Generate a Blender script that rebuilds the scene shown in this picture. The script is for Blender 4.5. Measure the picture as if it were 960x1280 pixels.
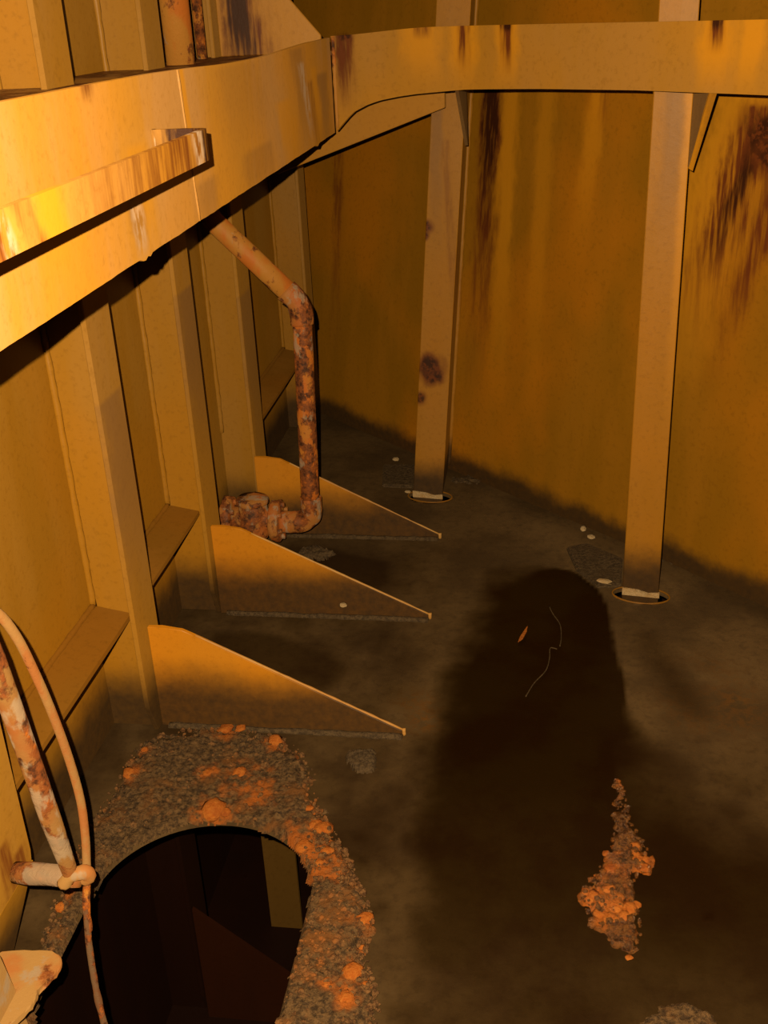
import bpy, bmesh, math, random
from mathutils import Vector, Matrix, noise
random.seed(7)
scene = bpy.context.scene
for o in list(bpy.data.objects): bpy.data.objects.remove(o)
C = scene.collection

# ------------------------------------------------------------------ camera, light, exposure
CAM = Vector((0.0, 0.0, 1.6))
PITCH, ROLL, YAW, FPX = math.radians(25.455), math.radians(-2.636), math.radians(8.838), 1335.0
fw = Vector((0, math.cos(PITCH), -math.sin(PITCH))); rx = Vector((1, 0, 0)); up = rx.cross(fw)
X = math.cos(ROLL)*rx + math.sin(ROLL)*up
U = -math.sin(ROLL)*rx + math.cos(ROLL)*up
Rz = Matrix.Rotation(YAW, 3, 'Z')
X, U, fw = Rz@X, Rz@U, Rz@fw
cam_data = bpy.data.cameras.new('camera')
cam = bpy.data.objects.new('camera', cam_data); C.objects.link(cam)
cam.matrix_world = Matrix(((X.x, U.x, -fw.x, CAM.x), (X.y, U.y, -fw.y, CAM.y), (X.z, U.z, -fw.z, CAM.z), (0, 0, 0, 1)))
cam_data.sensor_fit = 'VERTICAL'; cam_data.sensor_height = 36.0
cam_data.lens = FPX/1280.0*36.0
cam_data.clip_start = 0.02
scene.camera = cam

world = bpy.data.worlds.new('tank_dark'); scene.world = world
world.use_nodes = True
world.node_tree.nodes['Background'].inputs[0].default_value = (0.012, 0.007, 0.002, 1)
world.node_tree.nodes['Background'].inputs[1].default_value = 0.0

# the hand lamp beside the lens, a little to its left and above: the only light in the tank
ld = bpy.data.lights.new('hand_lamp', 'POINT')
ld.energy = 790.0; ld.color = (1.0, 0.675, 0.36); ld.shadow_soft_size = 0.005
lamp = bpy.data.objects.new('hand_lamp', ld); C.objects.link(lamp)
lamp.location = CAM - 0.047*X + 0.052*U - 0.01*fw

scene.view_settings.view_transform = 'Standard'
scene.view_settings.look = 'None'
scene.view_settings.exposure = 0.0
scene.view_settings.gamma = 1.0
scene.view_settings.use_curve_mapping = False

# ------------------------------------------------------------------ node helpers
ALB = 0.36      # old, dull coating: little light is thrown back into the tank
class G:
    def __init__(s, name):
        s.mat = bpy.data.materials.new(name); s.mat.use_nodes = True
        s.nt = s.mat.node_tree; s.n = s.nt.nodes; s.l = s.nt.links
        s.bsdf = s.n['Principled BSDF']
        g = s.n.new('ShaderNodeNewGeometry'); s.pos = g.outputs['Position']; s.nor = g.outputs['Normal']
        sp = s.n.new('ShaderNodeSeparateXYZ'); s.l.new(s.pos, sp.inputs[0])
        s.x, s.y, s.z = sp.outputs
    def put(s, sock, v):
        if isinstance(v, (int, float)): sock.default_value = v
        elif isinstance(v, (tuple, list)): sock.default_value = (*v, 1) if len(v) == 3 and len(sock.default_value) == 4 else v
        else: s.l.new(v, sock)
    def m(s, op, a, b=0.0, c=None, clamp=False):
        n = s.n.new('ShaderNodeMath'); n.operation = op; n.use_clamp = clamp
        s.put(n.inputs[0], a); s.put(n.inputs[1], b)
        if c is not None: s.put(n.inputs[2], c)
        return n.outputs[0]
    def ramp(s, v, a, b, smooth=True):
        n = s.n.new('ShaderNodeMapRange'); n.interpolation_type = 'SMOOTHSTEP' if smooth else 'LINEAR'; n.clamp = True
        s.put(n.inputs[0], v); s.put(n.inputs[1], a); s.put(n.inputs[2], b)
        n.inputs[3].default_value = 0; n.inputs[4].default_value = 1
        return n.outputs[0]
    def noise(s, scale, stretch=(1, 1, 1), detail=4, rough=0.6, off=0.0, dist=0.0):
        mp = s.n.new('ShaderNodeMapping'); s.l.new(s.pos, mp.inputs[0])
        mp.inputs['Scale'].default_value = stretch; mp.inputs['Location'].default_value = (off, off*1.7, off*0.6)
        n = s.n.new('ShaderNodeTexNoise'); s.l.new(mp.outputs[0], n.inputs['Vector'])
        n.inputs['Scale'].default_value = scale; n.inputs['Detail'].default_value = detail
        n.inputs['Roughness'].default_value = rough; n.inputs['Distortion'].default_value = dist
        return n.outputs['Fac']
    def mix(s, f, a, b, mode='MIX'):
        n = s.n.new('ShaderNodeMix'); n.data_type = 'RGBA'; n.blend_type = mode
        s.put(n.inputs[0], f); s.put(n.inputs[6], a); s.put(n.inputs[7], b)
        return n.outputs[2]
    def attr(s, name):
        n = s.n.new('ShaderNodeAttribute'); n.attribute_name = name; return n.outputs['Fac']
    def bump(s, h, strength=0.3, dist=0.01):
        n = s.n.new('ShaderNodeBump'); n.inputs['Strength'].default_value = strength; n.inputs['Distance'].default_value = dist
        s.put(n.inputs['Height'], h); s.l.new(n.outputs[0], s.bsdf.inputs['Normal'])
    def out(s, col, rough=0.5, spec=0.3, metal=0.0):
        col = s.mix(1.0, col, (ALB, ALB, ALB), 'MULTIPLY')
        s.put(s.bsdf.inputs['Base Color'], col); s.put(s.bsdf.inputs['Roughness'], rough)
        s.put(s.bsdf.inputs['Specular IOR Level'], spec if not isinstance(spec, float) else spec*0.5); s.put(s.bsdf.inputs['Metallic'], metal)
        s.bsdf.inputs['Diffuse Roughness'].default_value = 0.35
        return s.mat

RUST_DK = (0.046, 0.014, 0.005); RUST = (0.16, 0.045, 0.010); RUST_OR = (0.50, 0.155, 0.022); DIRT = (0.040, 0.026, 0.014)

def paint(name, base, pale, amber, dirt=None, rust=0.0, marks=(), axis=None, streak=0.5, spots=(), rough=0.5):
    """marks: (kind, u0, width, z_top, z_bottom, lean, strength) vertical runs of rust or bleached paint measured on the plate itself"""
    g = G(name)
    if axis is None: u = g.y
    else: u = g.m('ADD', g.m('MULTIPLY', g.x, axis[0]), g.m('MULTIPLY', g.y, axis[1]))
    n1 = g.noise(5.0, (1, 1, 0.22), 5, 0.6, 3.1)          # long vertical runs
    n2 = g.noise(2.2, (1, 1, 0.7), 3, 0.5, 9.4)           # broad clouds
    n3 = g.noise(70, (1, 1, 1), 3, 0.7, 1.0)              # speckle
    col = g.mix(g.ramp(n1, 0.42, 0.62), base, pale)
    col = g.mix(g.m('MULTIPLY', g.ramp(n2, 0.45, 0.70), streak), col, amber)
    col = g.mix(g.m('MULTIPLY', g.ramp(n3, 0.50, 0.72), 0.34), col, (base[0]*0.62, base[1]*0.58, base[2]*0.5))
    rmask = None
    wob = g.m('MULTIPLY', g.m('SUBTRACT', g.noise(16, (1, 1, 0.5), 4, 0.65, 5.0), 0.5), 1.0)
    fib = g.noise(60, (1, 1, 0.10), 3, 0.6, 2.0)          # thin fibres inside a run
    for kind, u0, w, zt, zb, lean, st in marks:
        d = g.m('SUBTRACT', g.m('SUBTRACT', u, u0), g.m('MULTIPLY', g.m('SUBTRACT', zt, g.z), lean))
        d = g.m('ADD', d, g.m('MULTIPLY', wob, w*1.3))
        a = g.m('SUBTRACT', 1.0, g.ramp(g.m('ABSOLUTE', d), w*0.25, w))
        b = g.m('MULTIPLY', g.ramp(g.z, zb, zb+(zt-zb)*0.75), g.m('SUBTRACT', 1.0, g.ramp(g.z, zt-0.004, zt+0.012)))
        k = g.m('MULTIPLY', g.m('MULTIPLY', a, b), st)
        if kind == 'dark': k = g.m('MULTIPLY', k, g.m('ADD', 0.5, g.ramp(fib, 0.35, 0.65)), clamp=True); cc = RUST_DK
        elif kind == 'rust': k = g.m('MULTIPLY', k, g.m('ADD', 0.4, g.ramp(fib, 0.35, 0.65)), clamp=True); cc = RUST
        elif kind == 'amber': cc = (0.72, 0.34, 0.014)
        elif kind == 'white': k = g.m('MULTIPLY', k, g.ramp(g.noise(45, (1, 1, 0.5), 4, 0.6, 7), 0.38, 0.55)); cc = (0.62, 0.50, 0.38)
        else: cc = (0.24, 0.135, 0.055)
        col = g.mix(k, col, cc)
    for px, py, pz, r, st in spots:
        cb = g.n.new('ShaderNodeCombineXYZ'); g.put(cb.inputs[0], px); g.put(cb.inputs[1], py); g.put(cb.inputs[2], pz)
        dn = g.n.new('ShaderNodeVectorMath'); dn.operation = 'DISTANCE'; g.l.new(g.pos, dn.inputs[0]); g.l.new(cb.outputs[0], dn.inputs[1])
        d = g.m('ADD', dn.outputs['Value'], g.m('MULTIPLY', wob, r*1.6))
        k = g.m('SUBTRACT', 1.0, g.ramp(d, r*0.55, r)); halo = g.m('SUBTRACT', 1.0, g.ramp(d, r*0.8, r*1.5))
        col = g.mix(g.m('MULTIPLY', halo, 0.55*st), col, RUST)
        col = g.mix(g.m('MULTIPLY', k, st), col, g.mix(g.ramp(g.noise(60, off=4), 0.45, 0.6), RUST_DK, RUST))
    if rust > 0:
        rn = g.noise(9, (1, 1, 0.6), 6, 0.65, 12.0); rmask = g.ramp(rn, 0.70-rust*0.3, 0.78-rust*0.3)
        col = g.mix(rmask, col, g.mix(g.ramp(n3, 0.4, 0.65), RUST_DK, RUST))
    rg = rough
    if dirt is not None:
        # old water-line: sludge dried on the foot of the steel
        edge = g.m('ADD', g.z, g.m('MULTIPLY', g.m('SUBTRACT', g.noise(7, (1, 1, 1), 5, 0.65, 20), 0.5), 0.10))
        k = g.m('SUBTRACT', 1.0, g.ramp(edge, dirt*0.35, dirt))
        k = g.m('MULTIPLY', k, g.m('ADD', 0.82, g.m('MULTIPLY', g.noise(55, off=6), 0.2)), clamp=True)
        col = g.mix(k, col, DIRT)
    g.bump(g.m('ADD', g.m('MULTIPLY', n3, 0.25), g.m('MULTIPLY', g.noise(14, off=8), 0.9)), 0.18, 0.006)
    return g.out(col, rg, 0.30)

YB, YP, YA = (0.58, 0.305, 0.045), (0.58, 0.33, 0.105), (0.68, 0.325, 0.026)
SB, SP, SA = (0.31, 0.152, 0.006), (0.36, 0.172, 0.009), (0.50, 0.20, 0.006)
AX = (0.70, -0.714)
def ua(x, y): return AX[0]*x + AX[1]*y

M = {}
M['plating'] = paint('ochre_paint_plating', (0.36, 0.180, 0.014), (0.39, 0.205, 0.025), (0.46, 0.20, 0.008), dirt=0.20)
M['stiff'] = paint('ochre_paint_stiffener', (0.40, 0.205, 0.018), (0.41, 0.22, 0.034), (0.50, 0.225, 0.009), dirt=0.21)
M['stiff_flange'] = paint('sooty_ochre_paint_flange', (0.42, 0.225, 0.032), (0.43, 0.24, 0.052), (0.48, 0.235, 0.016), dirt=0.23, marks=[
    ('grey', 2.08, 0.14, 0.86, 0.25, 0.05, 0.62), ('grey', 2.64, 0.14, 0.95, 0.40, 0.05, 0.62), ('grey', 3.21, 0.14, 0.80, 0.10, 0.05, 0.5), ('rust', 1.36, 0.05, 0.25, 0.10, 0, 0.6), ('rust', 1.32, 0.03, 0.30, 0.15, 0, 0.6)])
M['bracket'] = paint('ochre_paint_bracket', (0.64, 0.275, 0.014), (0.62, 0.275, 0.018), (0.68, 0.265, 0.010), dirt=0.22)
M['ledge'] = paint('dull_ochre_ledge', (0.26, 0.125, 0.014), (0.30, 0.145, 0.02), (0.32, 0.13, 0.01))
M['shell'] = paint('orange_paint_shell', SB, SP, SA, dirt=0.10, streak=0.8, axis=AX, marks=[
    ('rust', -2.770, 0.085, 1.48, 0.20, 0.0, 0.9), ('dark', -2.785, 0.060, 1.48, 0.75, 0.03, 1.0), ('amber', -2.68, 0.07, 1.46, 0.15, 0.03, 0.6),
    ('amber', ua(-0.05, 3.45), 0.06, 1.45, 0.2, 0.02, 0.35),
    ('amber', ua(0.14, 3.27), 0.06, 1.50, 0.80, -0.12, 0.55), ('rust', ua(0.16, 3.25), 0.03, 1.50, 1.15, -0.12, 0.55),
    ('amber', ua(0.53, 2.88), 0.16, 1.42, 0.35, -0.30, 0.75), ('rust', ua(0.54, 2.87), 0.12, 1.33, 0.62, -0.30, 0.9),
    ('dark', ua(0.54, 2.87), 0.035, 1.30, 0.86, -0.36, 0.9), ('rust', ua(0.60, 2.81), 0.05, 1.25, 0.55, -0.28, 0.9),
    ('rust', ua(-0.86, 4.24), 0.05, 1.5, 0.1, 0.0, 0.6)],
    spots=[(0.545, 2.86, 1.275, 0.075, 1.0), (0.60, 2.80, 1.18, 0.05, 1.0), (0.57, 2.83, 1.22, 0.06, 0.9)])
M['frame1'] = paint('tan_orange_paint_frame', (0.42, 0.205, 0.020), (0.43, 0.215, 0.030), (0.50, 0.21, 0.010), dirt=0.17, rust=0.0, axis=(1, 0),
    marks=[('grey', -0.33, 0.03, 1.45, 0.75, 0, 0.6), ('rust', -0.30, 0.02, 1.2, 0.3, 0.05, 0.3)],
    spots=[(-0.352, 3.465, 0.470, 0.048, 1.0), (-0.345, 3.465, 0.445, 0.030, 1.0), (-0.362, 3.465, 0.485, 0.030, 1.0), (-0.365, 3.50, 0.94, 0.024, 1.0), (-0.397, 3.465, 0.365, 0.022, 0.9), (-0.372, 3.51, 0.91, 0.016, 1.0), (-0.40, 3.465, 0.53, 0.014, 0.9)])
M['frame2'] = paint('ochre_paint_frame', (0.41, 0.195, 0.012), (0.43, 0.205, 0.018), (0.50, 0.215, 0.006), dirt=0.20, axis=(1, 0),
    marks=[('grey', 0.31, 0.035, 1.42, 0.95, 0, 0.5), ('amber', 0.355, 0.025, 1.45, 0.4, 0, 0.6)])
M['gusset'] = paint('grey_brown_gusset', (0.20, 0.12, 0.05), (0.24, 0.15, 0.06), (0.2, 0.11, 0.04))
M['face'] = paint('ochre_paint_face_plate', YB, YP, YA, streak=0.7, marks=[
    ('amber', 1.87, 0.020, 1.52, 1.25, 0.1, 0.8), ('amber', 1.30, 0.12, 1.40, 1.2, 0, 0.5),
    ('grey', 2.80, 0.12, 1.505, 1.22, 0.35, 0.45), ('white', 2.84, 0.055, 1.47, 1.24, 0.5, 0.7), ('rust', 2.95, 0.06, 1.42, 1.2, 0.3, 0.5),
    ('grey', 3.10, 0.12, 1.43, 1.18, 0.1, 0.55), ('amber', 2.62, 0.12, 1.40, 1.18, 0.5, 0.6), ('amber', 3.0, 0.06, 1.45, 1.18, 0.3, 0.8),
    ('grey', 2.35, 0.20, 1.33, 1.20, 0.0, 0.35), ('grey', 1.95, 0.10, 1.32, 1.20, 0.0, 0.4), ('grey', 2.25, 0.30, 1.50, 1.30, 0.4, 0.25),
    ('grey', 1.58, 0.045, 1.37, 1.25, 0, 0.9), ('white', 1.58, 0.035, 1.345, 1.25, 0, 1.0), ('amber', 1.61, 0.07, 1.42, 1.25, 0, 0.5),
    ('rust', 1.46, 0.035, 1.525, 1.49, 0, 0.6), ('dark', 3.30, 0.030, 1.55, 1.40, 0, 0.0)],
    spots=[])
def uf(x, y): return ua(x, y)
M['face_far'] = paint('tan_paint_face_plate', (0.45, 0.24, 0.034), (0.46, 0.25, 0.050), (0.54, 0.265, 0.014), streak=0.7, axis=AX, marks=[
    ('amber', uf(-0.335, 3.19), 0.075, 1.54, 1.36, 0, 0.75), ('rust', uf(-0.335, 3.19), 0.03, 1.54, 1.50, 0, 0.7),
    ('amber', uf(-0.21, 3.15), 0.055, 1.54, 1.36, 0, 0.9), ('rust', uf(-0.21, 3.15), 0.028, 1.54, 1.40, 0, 0.8),
    ('amber', uf(-0.095, 3.06), 0.055, 1.54, 1.36, 0, 0.9), ('rust', uf(-0.095, 3.06), 0.030, 1.54, 1.40, 0, 0.9), ('dark', uf(-0.095, 3.06), 0.026, 1.54, 1.515, 0, 1.0),
    ('amber', uf(0.37, 2.62), 0.06, 1.54, 1.36, 0, 0.9), ('rust', uf(0.37, 2.62), 0.030, 1.54, 1.46, 0, 0.9), ('dark', uf(0.37, 2.62), 0.024, 1.54, 1.51, 0, 1.0),
    ('amber', uf(0.44, 2.56), 0.05, 1.54, 1.36, -0.05, 0.8),
    ('dark', uf(-0.572, 3.262), 0.022, 1.54, 1.37, 0, 1.0), ('rust', uf(-0.566, 3.26), 0.038, 1.54, 1.28, 0, 0.9)],
    spots=[(-0.555, 3.257, 1.525, 0.028, 1.0)])
M['web'] = paint('rusty_paint_stringer_web', (0.30, 0.15, 0.03), (0.22, 0.11, 0.04), (0.35, 0.14, 0.02), rust=0.9)
M['topbr'] = paint('ochre_paint_upper_bracket', (0.54, 0.275, 0.04), (0.54, 0.28, 0.05), (0.58, 0.27, 0.02), axis=(1, 0),
    marks=[('rust', -0.845, 0.10, 1.80, 1.2, 0.06, 1.0), ('dark', -0.87, 0.055, 1.78, 1.2, 0.12, 0.8)])
M['pale'] = paint('pale_ochre_weld', (0.62, 0.38, 0.12), (0.55, 0.30, 0.09), (0.60, 0.30, 0.05))
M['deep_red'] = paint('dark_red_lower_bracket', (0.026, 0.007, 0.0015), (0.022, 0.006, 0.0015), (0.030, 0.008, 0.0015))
M['lowpaint'] = paint('drab_olive_paint', (0.12, 0.07, 0.015), (0.14, 0.08, 0.02), (0.10, 0.05, 0.01), rust=0.2)

def rusty(name, paintcol, amount, white=0.3, scale=22):
    g = G(name)
    a = g.noise(scale, (1, 1, 0.7), 6, 0.65, 2.0); b = g.noise(scale*2.2, (1, 1, 1), 5, 0.7, 7.0); c = g.noise(scale*0.6, (1, 1, 0.5), 4, 0.6, 11)
    col = g.mix(g.ramp(c, 0.42, 0.6), paintcol, (paintcol[0]*1.05, paintcol[1]*0.72, paintcol[2]*0.6))
    rc = g.mix(g.ramp(b, 0.38, 0.55), (0.07, 0.028, 0.014), (0.26, 0.085, 0.024))
    rc = g.mix(g.ramp(b, 0.56, 0.68), rc, RUST_OR)
    k = g.ramp(a, 0.62-amount*0.32, 0.70-amount*0.32)
    col = g.mix(k, col, rc)
    w = g.ramp(g.noise(scale*0.9, (1, 1, 0.6), 5, 0.6, 31), 0.66-white*0.25, 0.73-white*0.25)
    col = g.mix(g.m('MULTIPLY', w, 0.75), col, (0.40, 0.33, 0.24))
    g.bump(g.m('ADD', g.m('MULTIPLY', k, 0.7), b), 0.4, 0.005)
    return g.out(col, 0.62, 0.3)
M['rail_bar'] = paint('peeling_ochre_bar', (0.56, 0.29, 0.05), (0.58, 0.31, 0.07), (0.66, 0.32, 0.02), streak=0.8, rough=0.42, marks=[
    ('rust', 1.40, 0.30, 1.445, 1.20, 0.2, 0.45), ('rust', 1.55, 0.16, 1.445, 1.20, -0.4, 0.6), ('amber', 1.09, 0.05, 1.445, 1.2, 0.1, 0.8), ('rust', 1.02, 0.035, 1.445, 1.2, 0.5, 0.6),
    ('rust', 0.96, 0.03, 1.445, 1.2, 0.3, 0.7), ('dark', 1.665, 0.035, 1.445, 1.2, 0.2, 0.8), ('white', 1.625, 0.035, 1.445, 1.1, 0.2, 1.0), ('white', 0.975, 0.02, 1.43, 1.2, 0.4, 0.8)])
M['pipe'] = rusty('ochre_pipe_light_rust', (0.52, 0.25, 0.045), 0.22, 0.1, 20)
M['pipe_rust'] = rusty('ochre_pipe_heavy_rust', (0.55, 0.24, 0.04), 0.62, 0.25, 24)
M['valve'] = rusty('flaking_rusty_iron', (0.44, 0.20, 0.05), 0.48, 0.42, 24)
M['handrail'] = rusty('peeling_handrail', (0.32, 0.18, 0.06), 0.46, 0.72, 17)
M['lug'] = rusty('peeling_lug', (0.44, 0.27, 0.095), 0.10, 0.30, 14)
M['cable'] = rusty('tan_cable', (0.36, 0.215, 0.08), -0.1, -0.2, 40)
M['cable_dirty'] = rusty('grimy_cable', (0.16, 0.10, 0.055), 0.5, 0.2, 40)

def floor_mat():
    g = G('muddy_steel_floor')
    darkened, rusty_ = g.attr('wet'), g.attr('silt')
    n1 = g.noise(4, detail=6, rough=0.6, off=2); n2 = g.noise(40, detail=5, rough=0.7, off=5); n3 = g.noise(160, detail=2, off=1)
    col = g.mix(g.ramp(n1, 0.35, 0.65), (0.085, 0.056, 0.025), (0.150, 0.100, 0.044))
    col = g.mix(g.m('MULTIPLY', g.ramp(n2, 0.45, 0.7), 0.45), col, (0.05, 0.034, 0.018))
    col = g.mix(g.m('MULTIPLY', rusty_, g.ramp(n2, 0.40, 0.6)), col, (0.22, 0.10, 0.02))
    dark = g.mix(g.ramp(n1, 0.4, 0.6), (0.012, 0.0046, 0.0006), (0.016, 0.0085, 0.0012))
    col = g.mix(darkened, col, dark)  # mask darkens the floor: bay puddles, large dark shape, broad regions
    rough = g.m('SUBTRACT', 0.72, g.m('MULTIPLY', darkened, 0.34))
    g.bump(g.m('ADD', g.m('MULTIPLY', n2, g.m('SUBTRACT', 1.0, g.m('MULTIPLY', darkened, 0.7))), g.m('MULTIPLY', n3, 0.3)), 0.25, 0.006)
    return g.out(col, rough, 0.25)
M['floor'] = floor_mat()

def crust_mat(name, a, b, c):
    g = G(name); orange = g.attr('orange')
    n1 = g.noise(90, detail=5, rough=0.75, off=1); n2 = g.noise(9, detail=4, off=4); n3 = g.noise(28, detail=4, off=9)
    col = g.mix(g.ramp(n1, 0.38, 0.62), a, b)
    col = g.mix(g.m('MULTIPLY', g.ramp(n2, 0.47, 0.66), g.ramp(n3, 0.4, 0.6)), col, c)
    col = g.mix(g.m('MULTIPLY', orange, g.ramp(n3, 0.35, 0.6)), col, (0.42, 0.125, 0.014))
    g.bump(n1, 0.9, 0.010)
    return g.out(col, 0.7, 0.35)
M['crust'] = crust_mat('caked_rust_scale', (0.042, 0.026, 0.012), (0.17, 0.105, 0.044), (0.19, 0.080, 0.018))
M['lump'] = crust_mat('bright_orange_rust', (0.42, 0.115, 0.010), (0.52, 0.18, 0.025), (0.30, 0.075, 0.010))
M['granule'] = crust_mat('brown_rust_grit', (0.07, 0.035, 0.014), (0.24, 0.13, 0.05), (0.34, 0.13, 0.03))
M['wetgrit'] = crust_mat('wet_brown_grit', (0.045, 0.018, 0.005), (0.20, 0.085, 0.020), (0.42, 0.12, 0.012)); M['wetgrit'].node_tree.nodes['Principled BSDF'].inputs['Roughness'].default_value = 0.16; M['wetgrit'].node_tree.nodes['Principled BSDF'].inputs['Specular IOR Level'].default_value = 0.35
M['mud'] = crust_mat('grey_mud', (0.055, 0.038, 0.020), (0.135, 0.095, 0.048), (0.09, 0.06, 0.028))
M['flake'] = crust_mat('pale_paint_flake', (0.55, 0.42, 0.22), (0.65, 0.52, 0.32), (0.5, 0.3, 0.1))
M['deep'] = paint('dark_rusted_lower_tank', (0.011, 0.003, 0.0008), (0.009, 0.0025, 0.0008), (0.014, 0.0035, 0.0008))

# ------------------------------------------------------------------ mesh helpers
def link(name, bm, mat, parent=None, smooth=False):
    bmesh.ops.recalc_face_normals(bm, faces=bm.faces)
    me = bpy.data.meshes.new(name); bm.to_mesh(me); bm.free()
    if smooth:
        for p in me.polygons: p.use_smooth = True
    me.materials.append(mat)
    o = bpy.data.objects.new(name, me); C.objects.link(o)
    if parent: o.parent = parent
    return o
def tag(o, label, cat, group=None, kind=None):
    o['label'] = label; o['category'] = cat
    if group: o['group'] = group
    if kind: o['kind'] = kind
    return o
def thing(name, label, cat, group=None, loc=(0, 0, 0)):
    o = bpy.data.objects.new(name, None); C.objects.link(o); o.empty_display_size = 0.05
    o.location = loc
    return tag(o, label, cat, group)
def kid(o, parent):
    o.parent = parent; o.matrix_parent_inverse = Matrix.Translation(-parent.location); return o
def prism(poly, vec, bm=None):
    """solid from a planar polygon (3D points) pushed along vec"""
    bm = bm or bmesh.new(); vec = Vector(vec)
    a = [bm.verts.new(p) for p in poly]; b = [bm.verts.new(Vector(p)+vec) for p in poly]
    bm.faces.new(a); bm.faces.new(b[::-1])
    for i in range(len(a)): bm.faces.new((a[i], b[i], b[(i+1) % len(a)], a[(i+1) % len(a)]))
    return bm
def box(p, q, bm=None):
    (x0, y0, z0), (x1, y1, z1) = p, q
    return prism([(x0, y0, z0), (x1, y0, z0), (x1, y1, z0), (x0, y1, z0)], (0, 0, z1-z0), bm)
def bevel(bm, w, seg=1):
    bmesh.ops.bevel(bm, geom=list(bm.edges), offset=w, segments=seg, affect='EDGES', clamp_overlap=True); return bm
def catmull(pts, n=8):
    P = [Vector(p) for p in pts]; P = [2*P[0]-P[1]] + P + [2*P[-1]-P[-2]]; out = []
    for i in range(1, len(P)-2):
        for k in range(n):
            t = k/n; a, b, c, d = P[i-1:i+3]
            out.append(0.5*((2*b)+(c-a)*t+(2*a-5*b+4*c-d)*t*t+(3*b-a-3*c+d)*t**3))
    return out + [P[-2]]
def tube(path, r, sides=14, bm=None, wob=0.0, cap=True, squash=1.0):
    bm = bm or bmesh.new(); path = [Vector(p) for p in path]; rings = []; ref = None
    for i, p in enumerate(path):
        t = (path[min(i+1, len(path)-1)]-path[max(i-1, 0)]).normalized()
        if ref is None: ref = Vector((0, 1, 0)) if abs(t.y) < 0.8 else Vector((1, 0, 0))
        a = (ref - t*ref.dot(t)).normalized(); ref = a; b = t.cross(a)
        rr = r[i] if isinstance(r, (list, tuple)) else r
        ring = []
        for k in range(sides):
            q = k/sides*math.tau; d = a*math.cos(q)*squash + b*math.sin(q)
            f = rr
            if wob: f *= 1 + wob*noise.noise((p+d*rr)*38.0)
            ring.append(bm.verts.new(p+d*f))
        rings.append(ring)
    for i in range(len(rings)-1):
        for k in range(sides): bm.faces.new((rings[i][k], rings[i][(k+1) % sides], rings[i+1][(k+1) % sides], rings[i+1][k]))
    if cap: bm.faces.new(rings[0][::-1]); bm.faces.new(rings[-1])
    return bm
def bead(name, a, b, parent, r=0.007, mat='pale'):
    a, b = Vector(a), Vector(b); n = max(3, int((b-a).length/0.02))
    pts = [a.lerp(b, i/n) for i in range(n+1)]
    return kid(link(name, tube(pts, r, 6, wob=0.45), M[mat], None, True), parent)
def inside(p, poly):
    x, y = p; c = False; j = len(poly)-1
    for i in range(len(poly)):
        (xi, yi), (xj, yj) = poly[i], poly[j]
        if (yi > y) != (yj > y) and x < (xj-xi)*(y-yi)/(yj-yi)+xi: c = not c
        j = i
    return c
def sdf(p, poly):
    x, y = p; best = 1e9; bp = None; j = len(poly)-1
    for i in range(len(poly)):
        (ax, ay), (bx, by) = poly[j], poly[i]; dx, dy = bx-ax, by-ay; L = dx*dx+dy*dy
        t = max(0, min(1, ((x-ax)*dx+(y-ay)*dy)/L)) if L else 0
        qx, qy = ax+t*dx, ay+t*dy; d = (x-qx)**2+(y-qy)**2
        if d < best: best = d; bp = (qx, qy)
        j = i
    d = math.sqrt(best)
    return (-d if inside(p, poly) else d), bp
def smooth2d(poly, n=5):
    pts = [Vector((a, b, 0)) for a, b in poly]; N = len(pts); out = []
    for i in range(N):
        a, b, c, d = pts[i-1], pts[i], pts[(i+1) % N], pts[(i+2) % N]
        for k in range(n):
            t = k/n; v = 0.5*((2*b)+(c-a)*t+(2*a-5*b+4*c-d)*t*t+(3*b-a-3*c+d)*t**3); out.append((v.x, v.y))
    return out
def sstep(a, b, v):
    t = max(0, min(1, (v-a)/(b-a))); return t*t*(3-2*t)

# ------------------------------------------------------------------ the tank itself
WX = -1.03                                     # face of the left bulkhead plating
def shell_y(x): return 3.68 - (x+0.292)*(0.948 if x > -0.292 else 0.976) - max(0, x-0.45)*0.12
def shell_lean(x): return 0.105*max(0.0, min(1.0, (0.35-x)/0.65))      # how far the plate leans out per metre of height
HX0, HY0, HY1, HR = -0.645, 1.28, 1.52, 0.228
hole = []
for k in range(33):
    a = math.pi*k/32; hole.append((HX0+HR*math.cos(a), HY1+HR*math.sin(a)))
for k in range(33):
    a = math.pi+math.pi*k/32; hole.append((HX0+HR*math.cos(a), HY0+HR*math.sin(a)))
def ell(cx, cy, a, b, rot=0, n=28):
    return [(cx+a*math.cos(t)*math.cos(rot)-b*math.sin(t)*math.sin(rot), cy+a*math.cos(t)*math.sin(rot)+b*math.sin(t)*math.cos(rot)) for t in [math.tau*i/n for i in range(n)]]
slot1 = ell(-0.368, 3.452, 0.080, 0.050, -0.15); slot2 = ell(0.316, 2.79, 0.082, 0.048, -0.15)
holes = [hole, slot1, slot2]
dark_area = smooth2d([(-0.175, 2.80), (-0.11, 2.895), (0.035, 2.945), (0.132, 2.92), (0.198, 2.782), (0.226, 2.544), (0.24, 2.353), (0.257, 2.184),
                   (0.327, 2.037), (0.45, 1.90), (0.66, 1.75), (0.85, 1.60), (0.80, 0.9), (0.3, 0.5), (-0.2, 0.8), (-0.26, 1.414), (-0.27, 1.651), (-0.29, 1.88), (-0.255, 2.142), (-0.22, 2.392), (-0.195, 2.642)])  # outline of the large darker, smoother area of the floor
baywet = [(-0.93, 2.15), (-0.93, 2.53), (-0.75, 2.53), (-0.52, 2.46), (-0.46, 2.35), (-0.50, 2.24), (-0.60, 2.16)]
baywet2 = [(-0.95, 2.68), (-0.95, 3.05), (-0.65, 3.05), (-0.42, 2.98), (-0.40, 2.80), (-0.55, 2.68)]

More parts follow.
